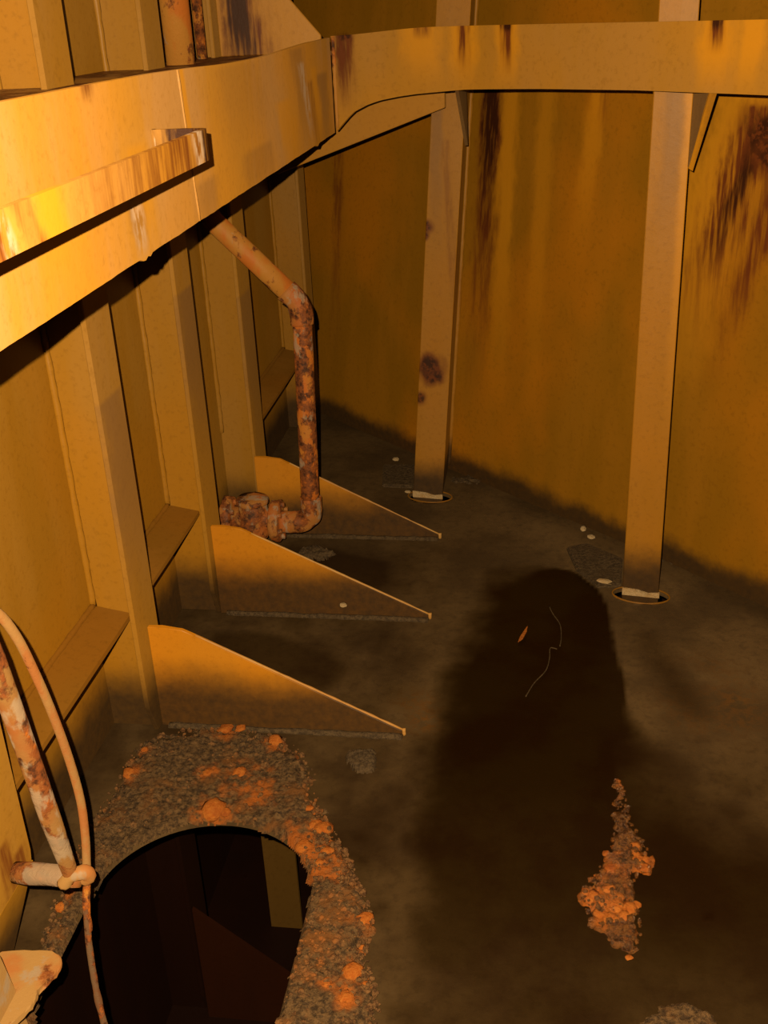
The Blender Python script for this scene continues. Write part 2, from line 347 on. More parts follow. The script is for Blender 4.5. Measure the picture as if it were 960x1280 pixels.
bm = bmesh.new(); ST = 0.0108; grid = {}
NX, NY = int(3.2/ST), int(5.75/ST)
wl = bm.verts.layers.float.new('wet'); sl = bm.verts.layers.float.new('silt')
def floor_ok(x, y): return y < shell_y(x)+0.03
for i in range(NX+1):
    for j in range(NY+1):
        x, y = WX+i*ST, -1.2+j*ST
        if floor_ok(x-2*ST, y-2*ST):
            inh = 0; px, py = x, y
            for h in holes:
                cx = sum(p[0] for p in h)/len(h); cy = sum(p[1] for p in h)/len(h)
                if abs(x-cx) < 0.5 and abs(y-cy) < 0.6:
                    d, bp = sdf((x, y), h)
                    if d < 0:
                        inh = 1
                        if d > -ST*1.5: px, py = bp
                        break
                    elif d < ST*0.35: px, py = bp
            v = bm.verts.new((px, py, 0.004*noise.noise(Vector((x*2.2, y*2.2, 0))) if not inh and y > 0.4 else 0)); grid[i, j] = (v, inh)
            if y < 0.6: v[wl] = 0.9; continue
            nz = noise.fractal(Vector((x*7, y*7, 1.3)), 0.8, 2.0, 4)
            d, _ = sdf((x, y), dark_area)
            # the rim is crisp along the far right edge and fades out softly elsewhere
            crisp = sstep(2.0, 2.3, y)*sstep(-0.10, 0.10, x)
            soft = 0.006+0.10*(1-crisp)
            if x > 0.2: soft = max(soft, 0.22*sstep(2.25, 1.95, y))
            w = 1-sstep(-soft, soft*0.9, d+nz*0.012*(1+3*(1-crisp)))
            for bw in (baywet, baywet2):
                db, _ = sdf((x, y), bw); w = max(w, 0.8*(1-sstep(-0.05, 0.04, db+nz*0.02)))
            # weaker toward the near edge, dark streak on the right
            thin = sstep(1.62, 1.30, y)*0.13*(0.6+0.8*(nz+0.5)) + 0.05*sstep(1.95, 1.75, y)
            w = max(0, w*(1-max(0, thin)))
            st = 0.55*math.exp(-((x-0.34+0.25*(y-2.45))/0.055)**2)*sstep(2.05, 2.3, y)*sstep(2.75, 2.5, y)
            broad_dark = max((0.62*sstep(2.25, 1.75, y)*sstep(-0.55, -0.35, x)+0.10*sstep(0.0, 0.1, x))*(0.85+0.5*nz), 0.58*sstep(-0.10, -0.40, x)*sstep(3.5, 2.9, y)*(0.85+0.5*nz), 0.30*sstep(0.15, -0.3, x))  # broad darker tone by floor region
            v[wl] = min(1, max(w, st, broad_dark, 0.35*sstep(0.2, 0.0, shell_y(x)-y), 0.45*sstep(-0.86, -1.0, x)*sstep(1.9, 2.1, y)))
            s = 0.9*sstep(0.16, 0.0, math.hypot((x+0.27)*1.2, y-2.17)) + 0.5*sstep(0.22, 0.0, math.hypot(x-0.47, (y-2.3)*0.8))
            v[sl] = min(1, s*(0.5+nz))
for i in range(NX):
    for j in range(NY):
        q = [grid.get(k) for k in ((i, j), (i+1, j), (i+1, j+1), (i, j+1))]
        if None in q or all(t[1] for t in q): continue
        bm.faces.new([t[0] for t in q])
bmesh.ops.delete(bm, geom=[v for v in bm.verts if not v.link_faces], context='VERTS')
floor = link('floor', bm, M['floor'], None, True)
for p in floor.data.polygons:
    if p.normal.z < 0: floor.data.flip_normals(); break
tag(floor, 'dark muddy steel floor plate with an oval manhole', 'floor', kind='structure')
# plate edge seen inside the manhole and the two slots
for h, w in ((hole, 0.014), (slot1, 0.012), (slot2, 0.012)):
    b2 = bmesh.new(); n = len(h)
    a = [b2.verts.new((x, y, 0.0)) for x, y in h]; c = [b2.verts.new((x, y, -w)) for x, y in h]
    for i in range(n): b2.faces.new((a[i], a[(i+1) % n], c[(i+1) % n], c[i]))
    link('plate_edge', b2, M['floor'], floor)

wall = link('wall_left', box((WX-0.012, -1.2, -1.05), (WX, 4.46, 2.6)), M['plating']); tag(wall, 'ochre painted bulkhead plating behind the stiffeners', 'wall', kind='structure')

bm = bmesh.new(); rows = []
xs = [-1.10+0.05*i for i in range(56)]
for z in [-0.02+0.1*k for k in range(27)]:
    row = []
    for x in xs:
        l = shell_lean(x)*z; y = shell_y(x)
        row.append(bm.verts.new((x+l*0.70, y+l*0.714, z)))
    rows.append(row)
for i in range(len(rows)-1):
    for k in range(len(xs)-1): bm.faces.new((rows[i][k], rows[i][k+1], rows[i+1][k+1], rows[i+1][k]))
shell = link('wall_right', bm, M['shell'], None, True); tag(shell, 'orange hull plating with long rust runs', 'wall', kind='structure')
bb = link('wall_back', box((WX, -1.24, 0), (2.2, -1.2, 2.6)), M['deep']); tag(bb, 'dark rusted bulkhead behind the viewer', 'wall', kind='structure')
cc = link('ceiling', box((WX, -1.2, 2.6), (2.2, 4.5, 2.612)), M['deep']); tag(cc, 'dark rusted steel deck overhead', 'ceiling', kind='structure')

# lower tank seen through the manhole
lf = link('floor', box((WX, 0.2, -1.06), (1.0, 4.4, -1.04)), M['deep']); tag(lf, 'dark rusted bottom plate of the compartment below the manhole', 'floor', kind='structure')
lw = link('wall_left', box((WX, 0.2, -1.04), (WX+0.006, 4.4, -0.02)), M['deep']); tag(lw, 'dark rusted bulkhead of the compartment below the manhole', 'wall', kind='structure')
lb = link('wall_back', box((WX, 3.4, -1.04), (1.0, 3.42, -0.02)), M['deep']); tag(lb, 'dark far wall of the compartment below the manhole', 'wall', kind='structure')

# ------------------------------------------------------------------ stiffeners on the left bulkhead
FX = -0.905
def stiffener(yn, yf, label, zb=0.0, zt=2.6, mat='stiff', beads=True, snipe=0.06):
    ym = yf-0.065
    t = thing('wall_stiffener', label, 'stiffener', 'stiffeners on the left bulkhead', (WX, ym, zb))
    kid(link('web', prism([(WX, ym-0.005, zb), (FX-0.012, ym-0.005, zb), (FX-0.012, ym-0.005, zt), (WX, ym-0.005, zt)], (0, 0.010, 0)), M[mat]), t)
    bmf = prism([(FX, yn+snipe*0.6, zb+0.004), (FX, yf-0.006, zb+0.004), (FX, yf, zb+snipe), (FX, yf, zt), (FX, yn, zt), (FX, yn, zb+snipe*1.6)], (-0.012, 0, 0))
    kid(link('flange', bevel(bmf, 0.0022), M['stiff_flange' if mat == 'stiff' else mat]), t)
    if beads:
        bead('weld_bead', (WX+0.003, ym-0.009, max(zb, 0.34)), (WX+0.003, ym-0.009, zt), t, 0.008, mat)
        bead('weld_bead', (FX-0.014, ym-0.009, max(zb, 0.02)), (FX-0.014, ym-0.009, zt), t, 0.006, mat)
    return t
stiffener(1.25, 1.402, 'nearest stiffener, cut off by the left edge beside the rusty handrail', zb=0.19, snipe=0.03)
stiffener(2.01, 2.14, 'tall ochre stiffener above the bracket nearest the manhole')
stiffener(2.575, 2.70, 'tall ochre stiffener in front of the rusty valve')
stiffener(3.14, 3.27, 'ochre stiffener behind the bent pipe, rising to the upper bracket')
stiffener(4.09, 4.20, 'farthest shadowy stiffener in the corner beside the hull plating')

# snipped lower end of the nearest stiffener: a bent foot plate
foot = link('stiffener_foot', prism([(-0.905, 1.400, 0.195), (-0.905, 1.24, 0.195), (-0.955, 1.22, 0.0), (-0.955, 1.33, 0.0)], (-0.012, 0, 0)), M['stiff'])
tag(foot, 'dull sloping foot plate below the nearest stiffener', 'plate')

# ledges between the stiffeners
def ledge(y0, y1, label, z=0.333):
    poly = [(WX, y0, z+0.010), (-0.937, y0, z-0.008), (-0.937, y0, z-0.020), (WX, y0, z-0.003)]
    o = link('wall_ledge', prism(poly, (0, y1-y0, 0)), M['ledge']); tag(o, label, 'ledge', 'ledges between the stiffeners')
    w = bead('weld_bead', (WX+0.004, y0, z+0.012), (WX+0.004, y1, z+0.012), o, 0.007, 'ledge')
    return o
ledge(1.32, 2.068, 'longest brown ledge, nearest the manhole')
ledge(2.082, 2.628, 'brown ledge between the first two full stiffeners above the brackets')
ledge(3.212, 4.128, 'dim ledge in the far corner behind the bent pipe')

# triangular brackets at the floor
def bracket(y, label, xt, z0=0.0, h=0.285, mat='bracket', xl=FX):
    if mat == 'deep':
        o = link('floor_bracket', prism([(xl, y, z0), (xt, y, z0), (xt, y, z0+0.02), (xl, y, z0+h)], (0, 0.012, 0)), M[mat])
        return tag(o, label, 'bracket', 'triangular brackets at the foot of the stiffeners')
    P = [(xl, y, z0), (xt, y, z0), (xt, y, z0+0.018), (-0.79 if xl == FX else xl+0.1, y, z0+h-0.022), (-0.82, y, z0+h-0.006), (xl+0.035, y, z0+h), (xl, y, z0+h)]
    t = thing('floor_bracket', label, 'bracket', 'triangular brackets at the foot of the stiffeners', (xl, y, z0))
    kid(link('plate', bevel(prism(P, (0, 0.012, 0)), 0.0018), M[mat]), t)
    if mat == 'bracket':
        bead('edge_bead', (xt, y+0.006, z0+0.018), (-0.79, y+0.006, z0+h-0.022), t, 0.0032, 'pale')  # pale strip colours in the light caught along the sloping edge
        bead('toe_weld', (xt+0.004, y+0.008, 0.002), (xt+0.004, y+0.006, 0.020), t, 0.0055, 'pale')
        bead('base_weld', (xl+0.02, y-0.004, 0.003), (xt, y-0.004, 0.003), t, 0.009, 'mud')
    return t
bracket(2.072, 'orange triangular bracket closest to the manhole', -0.303)
bracket(2.612, 'orange triangular bracket in front of the rusty valve', -0.292)
bracket(3.12, 'orange triangular bracket behind the bent pipe', -0.308)

# below the manhole
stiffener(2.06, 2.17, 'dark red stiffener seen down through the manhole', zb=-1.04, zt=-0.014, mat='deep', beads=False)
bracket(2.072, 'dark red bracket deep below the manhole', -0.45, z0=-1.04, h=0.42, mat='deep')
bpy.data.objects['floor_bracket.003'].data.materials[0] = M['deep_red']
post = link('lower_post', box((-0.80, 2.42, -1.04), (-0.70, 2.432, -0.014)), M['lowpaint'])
tag(post, 'olive flat post seen through the right side of the manhole', 'post')

# ------------------------------------------------------------------ frames on the hull plating
def frame(xL, xR, yb, label, lean, mat, webx, taper=0.0):
    t = thing('hull_frame', label, 'frame', 'frames standing against the hull plating', (xL, yb, 0))
    zt = 2.6; zl = -0.15
    def L(p, z): return Vector((p[0]+0.70*lean*z, p[1]+0.714*lean*z, z))
    a, b = (xL, yb+0.012), (xR, yb-0.004)
    bmf = bmesh.new()
    lo = [L(a, zl), L(b, zl), L((b[0], b[1]+0.012), zl), L((a[0], a[1]+0.012), zl)]
    bt = (b[0]-taper, b[1])
    hi = [L(a, zt), L(bt, zt), L((bt[0], bt[1]+0.012), zt), L((a[0], a[1]+0.012), zt)]
    va = [bmf.verts.new(p) for p in lo]; vb = [bmf.verts.new(p) for p in hi]
    bmf.faces.new(va); bmf.faces.new(vb[::-1])
    for i in range(4): bmf.faces.new((va[i], va[(i+1) % 4], vb[(i+1) % 4], vb[i]))
    kid(link('flange', bevel(bmf, 0.002), M[mat]), t)
    ys = shell_y(webx)+0.02; bmw = bmesh.new(); y0 = yb+0.006
    q0 = [L((webx, y0), 0), L((webx-0.010, y0), 0), L((webx-0.010, ys), 0), L((webx, ys), 0)]
    q1 = [L((webx, y0), zt), L((webx-0.010, y0), zt), L((webx-0.010, ys), zt), L((webx, ys), zt)]
    va = [bmw.verts.new(p) for p in q0]; vb = [bmw.verts.new(p) for p in q1]
    bmw.faces.new(va); bmw.faces.new(vb[::-1])
    for i in range(4): bmw.faces.new((va[i], va[(i+1) % 4], vb[(i+1) % 4], vb[i]))
    kid(link('web', bmw, M[mat]), t)
    bead('weld_bead', L((webx+0.004, ys-0.03), 0.02), L((webx+0.004, ys-0.03), zt), t, 0.008, mat)
    # scraped pale paint at the foot
    kid(link('scraped_foot', prism([(xL-0.001, yb+0.009, 0.002), (xR+0.001, yb-0.007, 0.002), (xR+0.001, yb-0.007, 0.020), (xR-0.03, yb-0.004, 0.016), (xR-0.06, yb+0.0005, 0.024), (xL-0.001, yb+0.009, 0.026)], (0, 0.004, 0)), M['flake']), t)
    return t
frame(-0.428, -0.322, 3.437, 'hull frame with a dark rust hole in its flange', 0.095, 'frame1', -0.325)
frame(0.263, 0.366, 2.782, 'clean ochre hull frame nearer the right edge', 0.0, 'frame2', 0.340, 0.022)
# slot rims
for sl_, lab in ((slot1, 'pale rim of the floor slot around the frame with a rust hole'), (slot2, 'pale rim of the floor slot around the clean hull frame')):
    o = link('slot_rim', tube([(x, y, 0.003) for x, y in sl_+sl_[:1]], 0.0024, 6, wob=0.5, cap=False), M['ledge'], None, True); tag(o, lab, 'rim', 'rims of the floor slots')
# doubler plates beside the frames
d1 = link('doubler_plate', bevel(prism([(0.106, 3.067, 0), (0.170, 3.10, 0), (0.277, 3.001, 0), (0.262, 2.835, 0), (0.192, 2.825, 0), (0.133, 2.925, 0)], (0, 0, 0.014)), 0.004, 2), M['mud']); tag(d1, 'grimy raised plate on the floor left of the clean hull frame', 'plate')
d2 = link('doubler_plate', bevel(prism([(-0.572, 3.715, 0), (-0.43, 3.72, 0), (-0.435, 3.52, 0), (-0.55, 3.525, 0)], (0, 0, 0.014)), 0.004, 2), M['mud']); tag(d2, 'dim raised plate on the floor beside the rust-holed hull frame', 'plate')

# ------------------------------------------------------------------ stringer: web and face plate along both walls
SX = -0.600
st = thing('stringer', 'wide ochre stringer running along the bulkhead and round the corner', 'stringer', None, (SX, 1.5, 1.45))
far = catmull([(-0.597, 3.275, 0), (-0.45, 3.235, 0), (-0.335, 3.198, 0), (-0.213, 3.150, 0), (-0.10, 3.062, 0), (0.04, 2.935, 0), (0.22, 2.765, 0), (0.46, 2.540, 0), (0.75, 2.25, 0), (1.3, 1.72, 0)], 8)
def bottom(x):
    pts = [(-0.60, 1.263), (-0.575, 1.288), (-0.546, 1.316), (-0.50, 1.337), (-0.459, 1.349), (-0.40, 1.359), (-0.351, 1.365), (-0.213, 1.376), (0.0, 1.384), (0.22, 1.389), (2, 1.386)]
    for (a, za), (b, zb) in zip(pts, pts[1:]):
        if x <= b: return za+(zb-za)*max(0, (x-a))/(b-a)
    return 1.386
def band(path, zlo, zhi, th, mat, name):
    bm = bmesh.new(); R = []
    for i, p in enumerate(path):
        t = (path[min(i+1, len(path)-1)]-path[max(i-1, 0)]).normalized(); n = Vector((-t.y, t.x, 0))*th
        R.append([bm.verts.new((p.x, p.y, zlo(p))), bm.verts.new((p.x, p.y, zhi(p))), bm.verts.new((p.x+n.x, p.y+n.y, zhi(p))), bm.verts.new((p.x+n.x, p.y+n.y, zlo(p)))])
    for a, b in zip(R, R[1:]):
        for k in range(4): bm.faces.new((a[k], a[(k+1) % 4], b[(k+1) % 4], b[k]))
    bm.faces.new(R[0]); bm.faces.new(R[-1][::-1])
    return kid(link(name, bm, M[mat]), st)
# ragged lower edge on the long straight run
lp = [Vector((SX, -1.2+0.0112*i, 0)) for i in range(int(4.475/0.0112))]
def ragged(p):
    n = noise.fractal(Vector((p.y*11, 0, 3)), 0.7, 2.0, 4)
    d = 0.0010*n
    for y0, h, w in ((1.585, 0.006, 0.012), (1.61, 0.004, 0.006), (2.99, 0.006, 0.015)): d -= h*math.exp(-((p.y-y0)/w)**2)
    return 1.263+d
band(lp, ragged, lambda p: 1.518-0.012*math.exp(-((p.y-2.35)/0.45)**2)+0.001*noise.noise(Vector((p.y*5, 0, 0))), 0.012, 'face', 'face_plate')
band(far, lambda p: bottom(p.x), lambda p: 1.522+0.014*sstep(-0.6, -0.3, p.x), 0.012, 'face_far', 'face_plate')
wp = [(WX, -1.2), (SX-0.006, -1.2), (SX-0.006, 3.28)] + [(p.x+0.006, p.y+0.006) for p in far[1:]] + [(1.9, 1.6)]
edge = [(p[0], p[1]) for p in wp[:-1]]
outer = [(1.3+0.1, 1.98)] + [(x, shell_y(x)+0.0) for x in (1.0, 0.6, 0.2, -0.2, -0.6, -1.0)] + [(WX, 4.42)]
kid(link('web_plate', prism([(x, y, 1.471) for x, y in edge+outer], (0, 0, 0.011)), M['web']), st)
# butt weld on the face plate
bead('butt_weld', (SX-0.0005, 1.878, 1.264), (SX-0.0005, 1.848, 1.515), st, 0.0030, 'face')
bead('corner_weld', (-0.594, 3.272, 1.275), (-0.594, 3.272, 1.522), st, 0.006, 'pipe')

# bracket standing on top of the stringer
ub = link('upper_bracket', bevel(prism([(FX, 3.20, 1.482), (SX-0.014, 3.20, 1.482), (SX-0.014, 3.20, 1.527), (FX, 3.20, 1.862)], (0, 0.012, 0)), 0.002), M['topbr'])
tag(ub, 'sloping ochre bracket standing on the stringer, rusted at its base', 'bracket')
# corner plate under the stringer between the far stiffener and the frame
cp = link('corner_plate', bevel(prism([(-0.87, 3.615, 1.100), (-0.292, 3.420, 1.308), (-0.292, 3.420, 1.470), (-0.87, 3.615, 1.470)], (0.004, 0.011, 0)), 0.002), M['topbr'])
tag(cp, 'slanted corner plate below the stringer bend, ending at the hull frame', 'plate')
# gussets from frame to stringer
g1 = thing('gusset', 'rust-stained grey gusset under the stringer at the rust-holed frame', 'gusset', 'gussets under the stringer', (-0.23, 3.4, 1.3))
kid(link('plate', prism([(-0.243, 3.53, 1.470), (-0.243, 3.175, 1.470), (-0.243, 3.185, 1.385), (-0.238, 3.53, 1.185)], (0.010, 0, 0)), M['gusset']), g1)
g2 = thing('gusset', 'grey gusset with a lit edge strip at the clean hull frame', 'gusset', 'gussets under the stringer', (0.37, 2.7, 1.3))
kid(link('plate', prism([(0.352, 2.79, 1.470), (0.374, 2.645, 1.470), (0.374, 2.645, 1.392), (0.354, 2.776, 1.212), (0.352, 2.79, 1.205)], (0.008, 0, 0)), M['gusset']), g2)
kid(link('edge_strip', prism([(0.372, 2.636, 1.392), (0.388, 2.636, 1.392), (0.366, 2.776, 1.200), (0.356, 2.776, 1.206)], (0, 0.010, 0.006)), M['frame2']), g2)

# hand bar standing off the face plate
bm = bmesh.new(); z0, z1, BX = 1.392, 1.438, -0.508
pathb = [Vector((SX+0.001, 0.45, 0)), Vector((BX-0.02, 0.45, 0)), Vector((BX-0.004, 0.454, 0)), Vector((BX, 0.47, 0))] + [Vector((BX, 0.47+0.05*i, 0)) for i in range(1, 24)] + [Vector((BX, 1.672, 0)), Vector((BX-0.003, 1.684, 0)), Vector((BX-0.012, 1.690, 0)), Vector((BX-0.025, 1.692, 0)), Vector((SX+0.001, 1.692, 0))]
R = []
for i, p in enumerate(pathb):
    t = (pathb[min(i+1, len(pathb)-1)]-pathb[max(i-1, 0)]).normalized(); n = Vector((-t.y, t.x, 0))*0.009
    R.append([bm.verts.new((p.x, p.y, z0)), bm.verts.new((p.x, p.y, z1)), bm.verts.new((p.x+n.x, p.y+n.y, z1)), bm.verts.new((p.x+n.x, p.y+n.y, z0))])
for a, b in zip(R, R[1:]):
    for k in range(4): bm.faces.new((a[k], a[(k+1) % 4], b[(k+1) % 4], b[k]))
bm.faces.new(R[0]); bm.faces.new(R[-1][::-1])
hb = link('hand_bar', bm, M['rail_bar']); tag(hb, 'peeling flat hand bar bent into the stringer face', 'hand bar')
bead('weld_bead', (SX+0.003, 1.688, z0), (SX+0.003, 1.688, z1), hb, 0.006, 'rail_bar')

# ------------------------------------------------------------------ pipes and valve
PY = 2.95
t = thing('bent_pipe', 'rusted pipe bent down from the bulkhead to the valve', 'pipe', None, (-0.68, PY, 0.1))
kid(link('upper_run', tube([(-0.93, PY, 1.12), (-0.903, PY, 1.07), (-0.80, PY, 0.965), (-0.70, PY, 0.862)], 0.030, 18), M['pipe'], None, True), t)
kid(link('elbow', tube(catmull([(-0.712, PY, 0.874), (-0.684, PY, 0.842), (-0.672, PY, 0.805), (-0.670, PY, 0.775)], 5), 0.0335, 18, wob=0.12), M['valve'], None, True), t)
kid(link('vertical_run', tube([(-0.671+(-0.018)*k/14, PY, 0.79-0.58*k/14) for k in range(15)], 0.0285, 18, wob=0.05), M['pipe_rust'], None, True), t)
kid(link('elbow', tube(catmull([(-0.689, PY, 0.225), (-0.690, PY, 0.175), (-0.704, PY, 0.150), (-0.735, PY, 0.138), (-0.790, PY, 0.140)], 5), 0.034, 18, wob=0.16), M['valve'], None, True), t)
bead('collar_weld', (-0.672, PY, 0.786), (-0.672, PY, 0.779), t, 0.034, 'valve')
# valve: two flanges, body
v = thing('valve', 'rust-caked flanged valve on the floor between the brackets', 'valve', None, (-0.87, PY, 0.0))
def disc(name, x0, x1, r, cz, wob=0.25):
    xs = [x0, x0+0.004, (x0+x1)/2, x1-0.004, x1]; rr = [r*0.9, r, r*1.02, r, r*0.9]
    return kid(link(name, tube([(x, PY, cz) for x in xs], rr, 22, wob=wob), M['valve'], None, True), v)
disc('flange', -0.818, -0.786, 0.066, 0.142, 0.14); disc('flange', -0.972, -0.938, 0.066, 0.150, 0.14)
kid(link('neck', tube([(-0.95, PY, 0.150), (-0.90, PY, 0.148), (-0.84, PY, 0.145), (-0.80, PY, 0.142)], [0.036, 0.034, 0.034, 0.036], 18, wob=0.1), M['valve'], None, True), v)
kid(link('body', tube([(-0.876, PY, 0.075), (-0.876, PY, 0.085), (-0.876, PY, 0.11), (-0.876, PY, 0.15), (-0.876, PY, 0.19), (-0.876, PY, 0.205)], [0.030, 0.044, 0.049, 0.049, 0.045, 0.038], 20, wob=0.08), M['valve'], None, True), v)
kid(link('bonnet', tube([(-0.876, PY, 0.200), (-0.876, PY, 0.204), (-0.876, PY, 0.216), (-0.876, PY, 0.220), (-0.876, PY, 0.216)], [0.046, 0.051, 0.051, 0.044, 0.030], 20, wob=0.1), M['valve'], None, True), v)
for fx, cz in ((-0.786, 0.142), (-0.938, 0.150)):
    for k in range(6):
        a = k/6*math.tau+0.3
        kid(link('bolt', tube([(fx-0.006, PY+0.05*math.cos(a), cz+0.05*math.sin(a)), (fx+0.010, PY+0.05*math.cos(a), cz+0.05*math.sin(a))], 0.009, 6), M['valve']), v)
kid(link('support_foot', prism([(-0.90, PY-0.02, 0.0), (-0.84, PY-0.02, 0.0), (-0.855, PY-0.02, 0.10), (-0.885, PY-0.02, 0.10)], (0, 0.04, 0)), M['valve']), v)
vp = link('vertical_pipe', tube([(-0.90, 2.81, 1.482), (-0.90, 2.81, 1.8), (-0.90, 2.81, 2.6)], 0.036, 18), M['pipe'], None, True); tag(vp, 'orange vertical pipe standing on the stringer top', 'pipe')
vc = link('conduit', tube([(-0.93, 3.10, 1.482), (-0.93, 3.10, 2.6)], 0.014, 10), M['pipe_rust'], None, True); tag(vc, 'thin rust-streaked conduit left of the upper bracket', 'conduit')

# ------------------------------------------------------------------ handrail, cable and lug at the near left
h = thing('handrail', 'peeling rusty handrail leaning over the manhole at the left edge', 'handrail', None, (-0.78, 1.3, 0.25))
kid(link('rail', tube([(-0.81, 1.11, 1.262), (-0.80, 1.19, 1.0), (-0.785, 1.235, 0.755), (-0.782, 1.262, 0.56), (-0.780, 1.283, 0.40), (-0.777, 1.30, 0.275), (-0.777, 1.302, 0.25)], [0.019, 0.019, 0.018, 0.0175, 0.0175, 0.014, 0.009], 14, wob=0.15), M['handrail'], None, True), h)
kid(link('crossbar', tube([(-0.907, 1.338, 0.226), (-0.87, 1.330, 0.234), (-0.83, 1.322, 0.243), (-0.79, 1.313, 0.250), (-0.765, 1.308, 0.252)], [0.019, 0.020, 0.019, 0.018, 0.017], 14, wob=0.3), M['handrail'], None, True), h)
kid(link('knot', tube(catmull([(-0.792, 1.298, 0.248), (-0.776, 1.296, 0.268), (-0.757, 1.304, 0.274), (-0.752, 1.316, 0.256), (-0.766, 1.318, 0.238)], 4), 0.0125, 10, wob=0.4), M['lug'], None, True), h)
cb = thing('cable', 'tan cable tied to the handrail and hanging into the manhole', 'cable', None, (-0.76, 1.31, 0.25))
kid(link('upper_length', tube(catmull([(-0.86, 1.10, 1.262), (-0.805, 1.225, 0.90), (-0.775, 1.275, 0.79), (-0.765, 1.305, 0.68), (-0.762, 1.338, 0.53), (-0.760, 1.352, 0.40), (-0.759, 1.342, 0.32), (-0.760, 1.325, 0.255)], 8), 0.0072, 10, squash=1.2), M['cable'], None, True), cb)
kid(link('lower_length', tube(catmull([(-0.760, 1.322, 0.25), (-0.763, 1.300, 0.18), (-0.760, 1.278, 0.10), (-0.750, 1.255, 0.02), (-0.735, 1.235, -0.06), (-0.72, 1.22, -0.2), (-0.715, 1.21, -0.5), (-0.71, 1.205, -1.02)], 8), 0.0062, 8, wob=0.25), M['cable_dirty'], None, True), cb)
kid(link('frayed_end', tube(catmull([(-0.760, 1.320, 0.245), (-0.763, 1.304, 0.19), (-0.762, 1.292, 0.145)], 6), 0.0072, 8, wob=0.3), M['pipe_rust'], None, True), cb)
# rounded lug plate reaching toward the manhole
lo = [(-0.93, 1.10), (-0.93, 1.245), (-0.875, 1.262), (-0.835, 1.268), (-0.808, 1.262), (-0.797, 1.240), (-0.802, 1.215), (-0.815, 1.195), (-0.812, 1.165), (-0.82, 1.14), (-0.85, 1.10)]
lg = thing('step_lug', 'rounded peeling lug plate at the bottom left corner', 'plate', None, (-0.86, 1.2, 0.0))
kid(link('tongue', bevel(prism([(x, y, 0.105) for x, y in smooth2d(lo, 3)], (0, 0, 0.012)), 0.003), M['lug']), lg)
kid(link('side_plate', bevel(prism([(-0.85, 1.150, 0.26), (-0.85, 1.162, 0.219), (-0.85, 1.178, 0.118), (-0.85, 1.192, 0.0), (-0.85, 0.90, 0.0), (-0.85, 0.90, 0.26)], (-0.010, 0, 0)), 0.002), M['lug']), lg)
kid(link('leg', box((-0.92, 1.12, 0.0), (-0.905, 1.20, 0.106)), M['stiff']), lg)

# ------------------------------------------------------------------ caked rust round the manhole
def crust_mesh(poly, cut, res, hgt, edge, ragged_amt, seed, halos=()):
    bm = bmesh.new(); g = {}; ol = bm.verts.layers.float.new('orange')
    x0 = min(p[0] for p in poly)-0.03; x1 = max(p[0] for p in poly)+0.03; y0 = min(p[1] for p in poly)-0.03; y1 = max(p[1] for p in poly)+0.03
    for i in range(int((x1-x0)/res)+1):
        for j in range(int((y1-y0)/res)+1):
            x, y = x0+i*res, y0+j*res
            n = noise.fractal(Vector((x*26, y*26, seed)), 0.7, 2.0, 4)
            d, _ = sdf((x, y), poly); d = -d + n*ragged_amt
            if d < -0.004: continue
            if cut:
                dc, _ = sdf((x, y), cut)
                if dc < 0.007*n-0.010: continue
                lip = sstep(-0.012, 0.006, dc)
            f = sstep(-0.004, edge, d)*(lip if cut else 1.0)
            big = 0.5+0.5*noise.noise(Vector((x*9, y*9, seed+5)))
            fine = abs(noise.noise(Vector((x*75, y*75, seed+2))))+0.6*abs(noise.noise(Vector((x*170, y*170, seed))))
            z = f*hgt*(0.35+0.7*big+0.55*fine) - 0.003*(1-f)
            vv = g[i, j] = bm.verts.new((x, y, z))
            for lx, ly, lr in halos:
                q = math.hypot(x-lx, y-ly)
                if q < lr*2.4: vv[ol] = max(vv[ol], 1-sstep(lr*0.7, lr*2.2, q+n*lr*0.9))
    for (i, j), v in g.items():
        q = [g.get(k) for k in ((i, j), (i+1, j), (i+1, j+1), (i, j+1))]
        if None not in q: bm.faces.new(q)
    bmesh.ops.delete(bm, geom=[v for v in bm.verts if not v.link_faces], context='VERTS')
    return bm
outer = smooth2d([(-0.945, 1.20), (-0.915, 1.383), (-0.935, 1.503), (-0.946, 1.687), (-0.941, 1.818), (-0.94, 1.948), (-0.918, 2.001), (-0.842, 2.040), (-0.769, 2.060), (-0.663, 2.052), (-0.587, 2.03), (-0.510, 1.95),
                  (-0.465, 1.82), (-0.365, 1.656), (-0.33, 1.581), (-0.288, 1.492), (-0.290, 1.406), (-0.258, 1.338), (-0.246, 1.25), (-0.26, 1.05), (-0.40, 0.93), (-0.70, 0.90), (-0.90, 0.98)], 4)
def finish(bm, name, mat, parent=None):
    o = link(name, bm, mat, None, True)
    if sum(p.normal.z for p in o.data.polygons) < 0: o.data.flip_normals()
    if parent: kid(o, parent)
    return o
cr = thing('rust_crust', 'thick ring of caked brown rust scale around the manhole', 'rust scale', None, (-0.645, 1.4, 0))
L1 = [(-0.683, 1.764, 0.028), (-0.915, 1.87, 0.017), (-0.908, 1.955, 0.009), (-0.734, 1.886, 0.015), (-0.657, 1.890, 0.018), (-0.603, 2.015, 0.018), (-0.735, 2.05, 0.022), (-0.70, 2.055, 0.014),
      (-0.475, 1.785, 0.012), (-0.431, 1.728, 0.022), (-0.463, 1.67, 0.018), (-0.410, 1.663, 0.014), (-0.305, 1.486, 0.016), (-0.309, 1.364, 0.020), (-0.310, 1.307, 0.016), (-0.42, 1.627, 0.010),
      (-0.45, 1.735, 0.016), (-0.655, 1.757, 0.012), (-0.30, 1.42, 0.006), (-0.28, 1.34, 0.006), (-0.91, 1.46, 0.011), (-0.905, 1.50, 0.008), (-0.35, 1.33, 0.008)]
